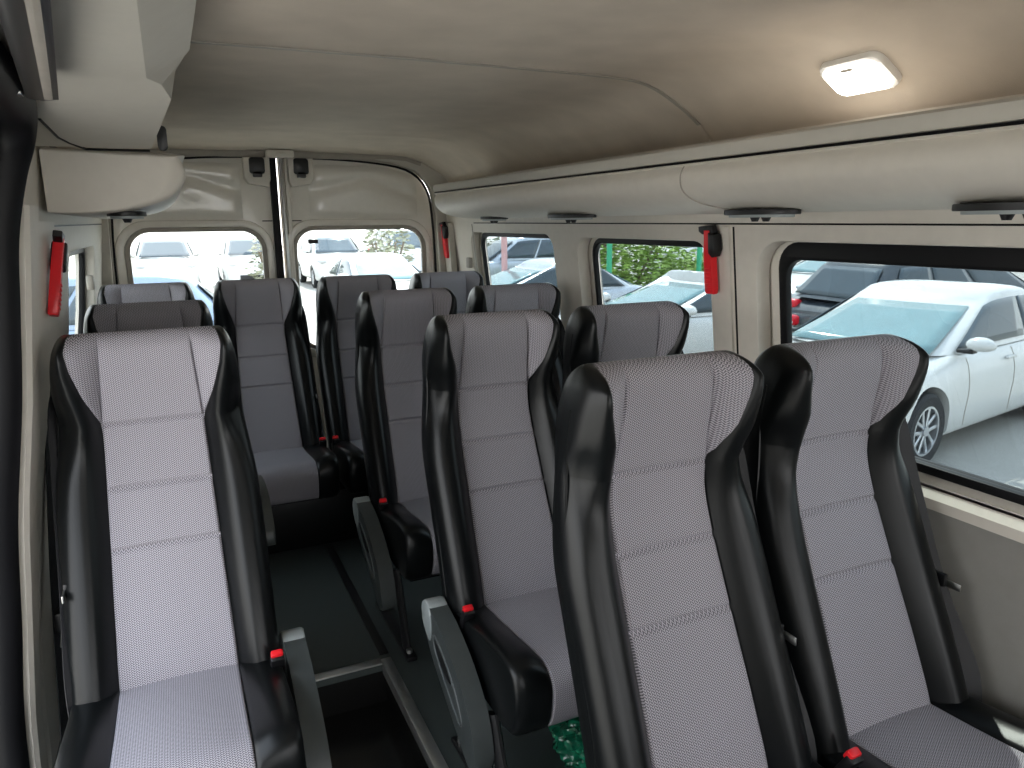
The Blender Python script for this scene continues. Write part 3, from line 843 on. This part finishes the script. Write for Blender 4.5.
CREST = .215
GRP = 'grey and black passenger seats'
protos = {}
def place(key, x, ytop, label, z=0.0, tilt=0.0):
    if key not in protos:
        r = protos[key] = make_seat(*key)
    else: r = dup(protos[key])
    r.location = (x, ytop - CREST, z); r.rotation_euler = (tilt, 0, 0)
    tag(r, label, 'seat', GRP)
    return r
AL, AR, NO, BN = (1, -1, 1, True), (-1, 1, -1, True), (0, 1, -1, True), (0, 1, -1, False)
place(AL, -.066, 1.82, 'large grey and black single seat at the front left beside the sliding door', z=.012)
place((2, -1, 1, True), -.074, 2.62, 'left single seat, only its headrest rising right behind the large front left seat')
place(AR, .782, 1.07, 'front right aisle seat in the foreground, nearest the camera, left of the window seat')
place(NO, 1.218, 1.07, 'foreground seat beside the big window with the white car outside')
place(AR, .782, 1.838, 'second row aisle seat with folded armrest, directly behind the foreground aisle seat')
place(NO, 1.218, 1.838, 'second row window seat showing a headrest in front of the bush window')
place(AR, .782, 2.637, 'third row aisle seat with lowered armrest on black legs across the aisle')
place(NO, 1.218, 2.637, 'third row window seat, just its headrest showing before the narrow far window')
place(BN, -.10, 3.48, 'rear bench seat in the left corner, mostly hidden by the two left single seats')
place((0, 1, 1, False), .344, 3.48, 'rear bench seat second from the left, fully seen at the end of the aisle')
place(BN, .792, 3.48, 'rear bench seat third from the left, half hidden by the third row aisle seat')
place(BN, 1.24, 3.48, 'rear bench seat in the right corner beneath the far corner hammer')
# base box that carries the rear bench
bm = bmesh.new(); add_box(bm, (.57, 3.24, .121), (1.78, .42, .240), .01)
bb = bmobj('bench_base', bm, M['leather']); tag(bb, 'black box base under the row of rear seats', 'bench base')

# belt hanging on the left door pillar
root = empty('hanging_belt', (-.315, 2.08, .95)); L = root.location
tag(root, 'black seat belt hanging on the left wall beside the front left seat', 'seat belt')
def lo(x, y, z): return Vector((x, y, z)) - L
bm = bmesh.new(); add_ribbon(bm, smooth_path([lo(-.302, 2.08, .955), lo(-.308, 2.02, .80), lo(-.318, 1.95, .60), lo(-.322, 1.89, .44), lo(-.325, 1.84, .30), lo(-.33, 1.80, .16), lo(-.335, 1.79, .02)], 5), (.35, 1, .2), .045, .0025); bmobj('webbing', bm, M['belt'], root)
bm = bmesh.new(); add_box(bm, lo(-.305, 2.08, .965), (.03, .05, .05), .008); bmobj('guide_loop', bm, M['black'], root)
bm = bmesh.new(); add_tube(bm, [lo(-.325, 2.09, 1.005), lo(-.295, 2.085, 1.005)], .014, n=12); bmobj('guide_bolt', bm, M['bolt'], root)
bm = bmesh.new(); add_box(bm, lo(-.318, 1.89, .45), (.022, .05, .05), .006); tg = bmobj('belt_tongue', bm, M['black'], root)
bm = bmesh.new(); add_box(bm, lo(-.305, 1.85, .43), (.02, .07, .006), .002, 2, Matrix.Rotation(radians(28), 3, 'X')); bmobj('tongue_plate', bm, M['bolt'], tg)

# crumpled green plastic bag on the floor
bm = bmesh.new(); bmesh.ops.create_icosphere(bm, subdivisions=5, radius=1)
for v in bm.verts:
    n_ = v.co.normalized()
    d = 1 + .30 * mnoise.noise(n_ * 1.7 + Vector((3, 1, 2))) + .30 * abs(mnoise.noise(n_ * 3.1)) - .22 * abs(mnoise.noise(n_ * 4.6 + Vector((5, 0, 0)))) + .03 * mnoise.noise(n_ * 11)
    v.co = Vector((n_.x * .09 * d, n_.y * .10 * d, max(.002, .066 + n_.z * .07 * d)))
bg = bmobj('plastic_bag', bm, M['foil'], loc=(.865, 1.43, 0.0)); tag(bg, 'crumpled green plastic bag on the floor between the front seat and the one behind', 'plastic bag')

# ------------------------------------------------------------------ outside
gd = [(-40, -30), (60, -30), (60, 80), (-40, 80)]
struct(mesh('ground', [(a, b, GZ) for a, b in gd], [(0, 1, 2, 3)], M['asphalt'], smooth=False))

PAINT = {}
def paint(name, col, metal=0.0):
    if name not in PAINT: PAINT[name] = mat(name, col, 0.25, metal, var=.02, scale=3, coat=0.6)
    return PAINT[name]

def car(label, loc, heading, pm, style='sedan', L=4.7, W=1.83, H=1.45, group='parked cars', detail=True):
    """local x = forward, y = left, z = up; origin on the ground at the middle"""
    root = empty('parked_car', loc, heading); tag(root, label, 'car', group)
    hl = L / 2; hw = W / 2
    axf, axr = hl - .93, -hl + .98
    wr = .335 if style == 'sedan' else .36
    suv = style != 'sedan'
    belt = (.96 if not suv else 1.08) * (H / (1.45 if not suv else 1.68))
    hood = belt - (.07 if not suv else .05)
    zb = .20 if not suv else .26
    xs = sorted(set([lerp(-hl, hl, k / 46) for k in range(47)]))
    def top(x):
        u = (x + hl) / L
        if suv: return interp([0, .03, .1, .66, .76, .95, 1], [.80 * belt, .92 * belt, belt, belt, hood, hood - .08, .62], u)
        return interp([0, .03, .12, .26, .68, .76, .93, 1], [.74, .93, belt + .02, belt, belt - .01, hood, hood - .10, .58], u)
    def halfw(x):
        u = abs(x) / hl
        return hw * (1 - .16 * max(0, (u - .70) / .30) ** 2.2) * (1 if u < .985 else .93)
    def zbot(x):
        u = abs(x) / hl
        return zb + (.12 * ((u - .85) / .15) ** 2 if u > .85 else 0)
    prof_ = [(0, 0), (.80, 0), (.93, .02), (.975, .10), (.985, .28), (1.0, .50), (.995, .66), (.965, .84), (.93, .93), (.86, .985), (.60, 1.0), (.3, 1.008), (0, 1.012)]
    V, F = [], []; npf = len(prof_); ring = npf * 2 - 2
    for x in xs:
        t, w, b = top(x), halfw(x), zbot(x)
        half = [(w * a, b + (t - b) * c) for a, c in prof_]
        full = half + [(-a, c) for a, c in half[-2:0:-1]]
        for a, c in full: V.append((x, a, c))
    for i in range(len(xs) - 1):
        for k in range(ring): F.append((i * ring + k, i * ring + (k + 1) % ring, (i + 1) * ring + (k + 1) % ring, (i + 1) * ring + k))
    F.append(tuple(range(ring))[::-1]); F.append(tuple((len(xs) - 1) * ring + k for k in range(ring)))
    bm = bmesh.new(); vs = [bm.verts.new(v) for v in V]
    for f in F: bm.faces.new([vs[i] for i in f])
    body = bmobj('body', bm, pm, None, angle=45)
    # wheel arches cut with a boolean
    bm = bmesh.new()
    for ax in (axf, axr):
        r = bmesh.ops.create_cone(bm, cap_ends=True, segments=40, radius1=wr + .055, radius2=wr + .055, depth=W + .4, matrix=Matrix.Translation((ax, 0, wr - .0)) @ Matrix.Rotation(pi / 2, 4, 'X'))
    cut = bmobj('cut', bm, None)
    md = body.modifiers.new('arch', 'BOOLEAN'); md.object = cut; md.operation = 'DIFFERENCE'; md.solver = 'EXACT'
    dg = bpy.context.evaluated_depsgraph_get(); dg.update()
    me = bpy.data.meshes.new_from_object(body.evaluated_get(dg))
    try: me.set_sharp_from_angle(angle=radians(45))
    except Exception: pass
    body.modifiers.clear(); body.data = me; bpy.data.objects.remove(cut)
    body.parent = root
    box('chassis', (0, 0, zb + .16), (L * .86, W * .55, .26), M['black'], root, .02)
    # cabin: rounded rings from beltline to roof
    if suv: bx0, bx1, rx0, rx1 = -hl + .10, hl - 1.15, -hl + .55, hl - 2.05
    else: bx0, bx1, rx0, rx1 = -hl + .38, hl - 1.20, -hl + 1.15, hl - 2.36
    wb_, wr_ = hw * .91, hw * .70
    RB = .075 if not suv else .05
    def ringpt(v, k, N=40, off=0.0):
        x0, x1 = lerp(bx0, rx0, v ** 1.0), lerp(bx1, rx1, v); w = lerp(wb_, wr_, v ** 1.15)
        z = lerp(belt - .03, H - .06, v)
        a = 2 * pi * k / N; ca, sa = cos(a), sin(a); e = .30
        px = (abs(ca) ** e) * (1 if ca > 0 else -1); py = (abs(sa) ** e) * (1 if sa > 0 else -1)
        bow = .10 * (1 - abs(py)) * (1 if True else 0)
        cx_, hx = (x0 + x1) / 2, (x1 - x0) / 2
        return Vector((cx_ + px * (hx + off) + (bow * .6 if px > .9 else 0) * (1 - py * py), py * (w + off), z - RB * v * px ** 4 + (.02 * v * (1 - px * px))))
    N = 64; Vv = []; Ff = []; vs_ = [0, .2, .4, .6, .8, .93, 1.0]
    for v in vs_:
        for k in range(N): Vv.append(ringpt(v, k, N))
    for i in range(len(vs_) - 1):
        for k in range(N): Ff.append((i * N + k, i * N + (k + 1) % N, (i + 1) * N + (k + 1) % N, (i + 1) * N + k))
    # roof crown
    base_i = len(Vv); cx_ = (rx0 + rx1) / 2
    for j, (sc_, zz) in enumerate(((.96, .025), (.85, .045), (.6, .058), (.3, .062))):
        for k in range(N):
            p = ringpt(1, k, N); Vv.append(Vector((cx_ + (p.x - cx_) * sc_, p.y * sc_, H - .06 + zz * .8 - RB * ((p.x - cx_) * sc_ / ((rx1 - rx0) / 2)) ** 4 + .02 * (1 - ((p.x - cx_) * sc_ / ((rx1 - rx0) / 2)) ** 2))))
        a0 = (len(vs_) - 1) * N if j == 0 else base_i + (j - 1) * N; b0 = base_i + j * N
        for k in range(N): Ff.append((a0 + k, a0 + (k + 1) % N, b0 + (k + 1) % N, b0 + k))
    Ff.append(tuple(base_i + 3 * N + k for k in range(N)))
    mesh('cabin', Vv, Ff, pm, root, True, angle=50)
    def corner(v, front, sgn, fx, fy):
        """bilinear point on cabin face"""
        return None
    def side_pt(v, u, sgn, off=.006):
        x0, x1 = lerp(bx0, rx0, v), lerp(bx1, rx1, v); w = lerp(wb_, wr_, v ** 1.15)
        e = 2 * u - 1
        return Vector((lerp(x0, x1, u), sgn * (w * (1 - .02 * e ** 4) + off), lerp(belt - .03, H - .06, v) - RB * v * e ** 4 + .02 * v * (1 - e * e)))
    def end_pt(v, y, front, off=.008):
        x = lerp(bx1, rx1, v) if front else lerp(bx0, rx0, v); w = lerp(wb_, wr_, v ** 1.15)
        bow = .06 * (1 - (y) ** 2) if front else .0
        n_ = 1 if front else -1
        return Vector((x + n_ * off + bow, y * w, lerp(belt - .03, H - .06, v) + off * .5 - RB * v))
    def patch(name, fn, nu, nv, mt):
        V2, F2 = [], []
        for j in range(nv + 1):
            for i in range(nu + 1): V2.append(fn(i / nu, j / nv))
        for j in range(nv):
            for i in range(nu):
                a = j * (nu + 1) + i; F2.append((a, a + 1, a + nu + 2, a + nu + 1))
        o = mesh(name, V2, F2, mt, root, True)
        s_ = o.modifiers.new('thickness', 'SOLIDIFY'); s_.thickness = .006; s_.offset = 0
        return o
    patch('windscreen', lambda u, v: end_pt(lerp(.06, .93, v), (2 * u - 1) * .86, True), 10, 6, M['wshield'] if not suv else M['sglass'])
    patch('rear_window', lambda u, v: end_pt(lerp(.14 if not suv else .10, .90, v), (2 * u - 1) * .80, False), 10, 6, M['wshield'] if not suv else M['sglass'])
    for s in (-1, 1):
        spans = [(.45, .94), (.10, .43)] if not suv else [(.60, .94), (.33, .58), (.08, .31)]
        for q, (u0, u1) in enumerate(spans):
            def fn(u, v, u0=u0, u1=u1, q=q):
                vv = lerp(.10, .88, v)
                return side_pt(vv, lerp(u0, u1, u), s)
            patch('side_window', fn, 8, 5, M['sglass'])
    # wheels
    for ax in (axf, axr):
        for s in (-1, 1):
            yc = s * (hw - .115)
            bm = bmesh.new(); pr_ = [(wr * .66, -.10), (wr * .90, -.108), (wr * .985, -.085), (wr, -.05), (wr, .05), (wr * .985, .085), (wr * .90, .108), (wr * .66, .10)]
            NN = 36; rg = []
            for k in range(NN):
                a = 2 * pi * k / NN; rg.append([bm.verts.new((ax + r_ * cos(a), yc + y_, wr + r_ * sin(a))) for r_, y_ in pr_])
            for k in range(NN):
                A, B = rg[k], rg[(k + 1) % NN]
                for q in range(len(pr_)): bm.faces.new((A[q], A[(q + 1) % len(pr_)], B[(q + 1) % len(pr_)], B[q]))
            wh = bmobj('wheel', bm, M['tyre'], root)
            bm = bmesh.new(); r0 = wr * .67
            tor = [(r0, -.1), (r0, .1), (r0 * .9, .1), (r0 * .88, -.1)]; rg = []
            for k in range(NN):
                a = 2 * pi * k / NN; rg.append([bm.verts.new((ax + r_ * cos(a), yc + y_, wr + r_ * sin(a))) for r_, y_ in tor])
            for k in range(NN):
                A, B = rg[k], rg[(k + 1) % NN]
                for q in range(4): bm.faces.new((A[q], A[(q + 1) % 4], B[(q + 1) % 4], B[q]))
            for k in range(5):
                for dd in (-.16, .16):
                    a = 2 * pi * k / 5 + .3; R_ = Matrix.Rotation(a + dd * .0, 3, 'Y')
                    ro = Matrix.Rotation(-(a), 3, 'Y')
                    pts_ = [(.02, dd * .13), (r0 * .93, dd * .38)]
                    d_ = Vector((pts_[1][0] - pts_[0][0], 0, pts_[1][1] - pts_[0][1])); mid = Vector(((pts_[0][0] + pts_[1][0]) / 2, 0, (pts_[0][1] + pts_[1][1]) / 2))
                    ang = math.atan2(d_.z, d_.x)
                    add_box(bm, Vector((ax, yc + s * .075, wr)) + ro @ mid, (d_.length, .022, .030), .005, 1, ro @ Matrix.Rotation(-ang, 3, 'Y'))
            r = bmesh.ops.create_cone(bm, cap_ends=True, segments=20, radius1=.045, radius2=.04, depth=.04, matrix=Matrix.Translation((ax, yc + s * .08, wr)) @ Matrix.Rotation(pi / 2, 4, 'X'))
            bmobj('rim', bm, M['rim'], wh)
            bm = bmesh.new(); bmesh.ops.create_cone(bm, cap_ends=True, segments=24, radius1=r0 * .9, radius2=r0 * .9, depth=.02, matrix=Matrix.Translation((ax, yc - s * .02, wr)) @ Matrix.Rotation(pi / 2, 4, 'X'))
            bmobj('brake_disc', bm, M['black'], wh)
    for s in (-1, 1):
        # mirrors
        xm = bx1 - .34; bm = bmesh.new(); bmesh.ops.create_uvsphere(bm, u_segments=20, v_segments=12, radius=1)
        for v in bm.verts:
            c = v.co.copy(); v.co = Vector((xm + c.x * (.085 if c.x > 0 else .05), s * (hw + .085) + c.y * .125, belt + .075 + c.z * (.075 if c.z > 0 else .055)))
        mr = bmobj('mirror', bm, pm, root)
        bm = bmesh.new(); add_box(bm, (xm - .01, s * (hw - .03), belt + .01), (.10, .14, .035), .01); bmobj('mirror_foot', bm, M['black'], mr)
        # lamps
        bm = bmesh.new(); bmesh.ops.create_uvsphere(bm, u_segments=16, v_segments=10, radius=1)
        for v in bm.verts: v.co = Vector((hl - .20 + v.co.x * .20, s * (hw * .76) + v.co.y * .16 , hood - .17 + v.co.z * .075))
        bmobj('headlight', bm, M['headl'], root)
        bm = bmesh.new(); add_box(bm, (-hl + .10, s * hw * .74, (.80 if not suv else .86) * belt), (.16, .36, .15), .05, 3); bmobj('tail_light', bm, M['tail'], root)
        if detail:
            # door joints and handles
            for xj in (bx1 - .42, .02 - .25, ):
                bm = bmesh.new()
                pth = [(xj, s * (halfw(xj) * a + .001), zbot(xj) + (top(xj) - zbot(xj)) * c) for a, c in prof_[3:9]]
                add_tube(bm, pth, .004, n=6, ref=(1, 0, 0)); bmobj('door_joint', bm, M['gasket'], root)
            for xj in (-.12, -1.15):
                bm = bmesh.new(); add_box(bm, (xj, s * (hw * .995), belt - .14), (.20, .03, .03), .01); bmobj('door_handle', bm, pm, root)
    bm = bmesh.new(); add_box(bm, (hl - .02, 0, .50), (.06, W * .55, .16), .02); bmobj('grille', bm, M['black'], root)
    return root

white = paint('white_car_paint', (.64, .64, .63)); silver = paint('silver_car_paint', (.50, .54, .60), .3)
black_p = paint('dark_car_paint', (.035, .045, .055)); blue_p = paint('blue_grey_car_paint', (.22, .29, .40), .2)
h1 = math.atan2(-.19, -.98)
def car_at(label, fx, fy, heading, *a, L=4.7, W=1.83, H=1.45, **k):
    """fx,fy: ground point under the front wheel on the car's left side"""
    hd = Vector((cos(heading), sin(heading), 0)); lf = Vector((-sin(heading), cos(heading), 0))
    c = Vector((fx, fy, GZ)) - hd * (L / 2 - .93) - lf * (W / 2)
    return car(label, c, heading, *a, L=L, W=W, H=H, **k)
car_at('white sedan parked right outside the big window, alloy wheel showing', 5.80, 4.04, h1, white)
car_at('white hatchback seen through the window behind the second row seats', 5.3, 7.55, pi, white, L=3.6, H=1.42, detail=False)
car_at('silver blue sedan outside the narrow far right window', 4.6, 11.3, pi, silver, L=4.6, detail=False)
car('dark sport utility car with red tail light parked behind the white sedan', (10.6, 7.45, GZ), radians(-4), black_p, 'suv', L=4.6, W=1.9, H=1.62, detail=False)
car('white car partly hidden beyond the dark sport utility car', (14.2, 12.6, GZ), radians(185), white, L=4.4, H=1.45, detail=False)
car('blue grey car seen sideways through the left rear door window', (-1.5, 10.5, GZ), pi, blue_p, 'suv', L=4.6, H=1.57, detail=False)
car('white car facing the right rear door window, nearer of its two', (4.3, 16.5, GZ), radians(-88), white, L=4.5, detail=False)
car('white sport utility car far behind, left half of the left rear window', (-.1, 27, GZ), radians(-90), white, 'suv', L=4.6, W=1.9, H=1.8, detail=False)
car('white sport utility car far behind, right half of the left rear window', (2.5, 27, GZ), radians(-90), white, 'suv', L=4.6, W=1.9, H=1.8, detail=False)
car('white sport utility car far behind, left half of the right rear window', (5.3, 27, GZ), radians(-90), white, 'suv', L=4.6, W=1.9, H=1.8, detail=False)
car('pale sport utility car far behind, right half of the right rear window', (7.8, 26, GZ), radians(-90), silver, 'suv', L=4.6, W=1.9, H=2.0, detail=False)
car('white sport utility car beyond the green bush', (18.6, 23.0, GZ), radians(180), white, 'suv', L=4.6, W=1.9, H=1.85, detail=False)
car('silver car beyond the silver blue sedan, high in the far right window', (9.0, 19.4, GZ), radians(180), silver, 'suv', L=4.5, W=1.85, H=1.75, detail=False)

def bush(loc, rx, ry, rz_, nleaf, size, mt, label, seed, group=None):
    rnd = random.Random(seed)
    root = empty('leafy_bush', loc); tag(root, label, 'bush', group)
    bm = bmesh.new()
    for _ in range(nleaf):
        while True:
            p = Vector((rnd.uniform(-1, 1), rnd.uniform(-1, 1), rnd.uniform(-1, 1)))
            if .25 < p.length < 1: break
        k = 1 + .35 * mnoise.noise(p * 2.3 + Vector((seed, 0, 0)))
        c = Vector((p.x * rx * k, p.y * ry * k, rz_ + p.z * rz_ * min(k, 1.15)))
        if c.z < .05: c.z = .05
        R_ = Matrix.Rotation(rnd.uniform(0, 6.28), 3, 'Z') @ Matrix.Rotation(rnd.uniform(-1.2, 1.2), 3, 'X')
        s = size * rnd.uniform(.6, 1.3)
        q = [c + R_ @ Vector(v) for v in ((-s, 0, 0), (0, -s * .45, .1 * s), (s, 0, 0), (0, s * .45, .1 * s))]
        bm.faces.new([bm.verts.new(v) for v in q])
    bmobj('foliage', bm, mt, root, smooth=False)
    bm = bmesh.new()
    for k in range(5):
        a = 2 * pi * k / 5
        add_tube(bm, smooth_path([(.1 * cos(a), .1 * sin(a), 0), (.3 * rx * cos(a), .3 * ry * sin(a), rz_ * .7), (.6 * rx * cos(a), .6 * ry * sin(a), rz_ * 1.4)], 4), .03, n=6)
    bmobj('stem', bm, M['bark'], root)
bush((10.3, 15.6, GZ), 1.9, 1.3, 1.15, 4600, .09, M['leaf'], 'bright green bush behind the white hatchback, in the middle window', 3)
bush((13.0, 16.4, GZ), .95, .8, .62, 1500, .085, M['leaf'], 'low green bush right of the bright green one', 5)
bush((2.55, 21.5, GZ), .55, .5, 1.0, 500, .11, M['leafp'], 'grey green shrub between the far white cars, in the left rear window', 8)
bush((5.6, 20.5, GZ), .8, .6, 1.15, 700, .11, M['leafp'], 'grey green shrub in the middle of the right rear window', 9)
bush((9.0, 22.5, GZ), .9, .8, 1.05, 700, .12, M['leafp'], 'grey green shrub high in the far right window', 11)
for i, (x, y, h, mt, lab) in enumerate(((8.75, 13.9, 1.9, 'post', 'green post in front of the bright green bush'), (11.2, 13.9, 1.6, 'post', 'green post behind the right end of the white hatchback'), (6.1, 13.6, 2.2, 'pink', 'faded pink post beyond the silver blue sedan'))):
    bm = bmesh.new(); add_tube(bm, [(0, 0, 0), (0, 0, h)], .06, n=12); add_tube(bm, [(0, 0, h), (0, 0, h + .04)], .075, n=12); add_tube(bm, [(0, 0, 0), (0, 0, .03)], .12, n=12)
    tag(bmobj('street_post', bm, M[mt], loc=(x, y, GZ)), lab, 'post')

# ------------------------------------------------------------------ light
w = bpy.data.worlds.new('sky'); SC.world = w; w.use_nodes = True
nt = w.node_tree
for n_ in list(nt.nodes): nt.nodes.remove(n_)
wo = nt.nodes.new('ShaderNodeOutputWorld'); bgn = nt.nodes.new('ShaderNodeBackground')
tc = nt.nodes.new('ShaderNodeTexCoord'); sx = nt.nodes.new('ShaderNodeSeparateXYZ'); rp = nt.nodes.new('ShaderNodeValToRGB')
nt.links.new(tc.outputs['Generated'], sx.inputs[0]); nt.links.new(sx.outputs[2], rp.inputs[0])
rp.color_ramp.elements[0].position = 0.0; rp.color_ramp.elements[0].color = (1.0, .99, .97, 1)
rp.color_ramp.elements[1].position = .9; rp.color_ramp.elements[1].color = (.74, .85, 1.0, 1)
nt.links.new(rp.outputs[0], bgn.inputs[0]); bgn.inputs[1].default_value = 2.4
nt.links.new(bgn.outputs[0], wo.inputs[0])

sd = bpy.data.lights.new('sun', 'SUN'); so = bpy.data.objects.new('sun', sd); COL.objects.link(so)
sd.energy = 6.0; sd.angle = radians(.6); sd.color = (1.0, .93, .80)
sdir = Vector((-.22, -.60, -.77)).normalized()
so.rotation_euler = sdir.to_track_quat('-Z', 'Y').to_euler()

# light of the one ceiling lamp in view
def area(loc, size, e, rot=(0, 0, 0), col=(1, .97, .93)):
    a = bpy.data.lights.new('cabin_lamp', 'AREA'); a.energy = e; a.shape = 'RECTANGLE'; a.size = size[0]; a.size_y = size[1]; a.color = col
    o = bpy.data.objects.new('cabin_lamp', a); COL.objects.link(o); o.location = loc; o.rotation_euler = rot
    return o
area((lp.x - .01, lp.y, lp.z - .03), (.09, .14), 0.3, (0, lrot, 0))

SC.cycles.max_bounces = 10; SC.cycles.diffuse_bounces = 6; SC.cycles.transparent_max_bounces = 16
SC.cycles.sample_clamp_indirect = 8
bpy.context.view_layer.update()
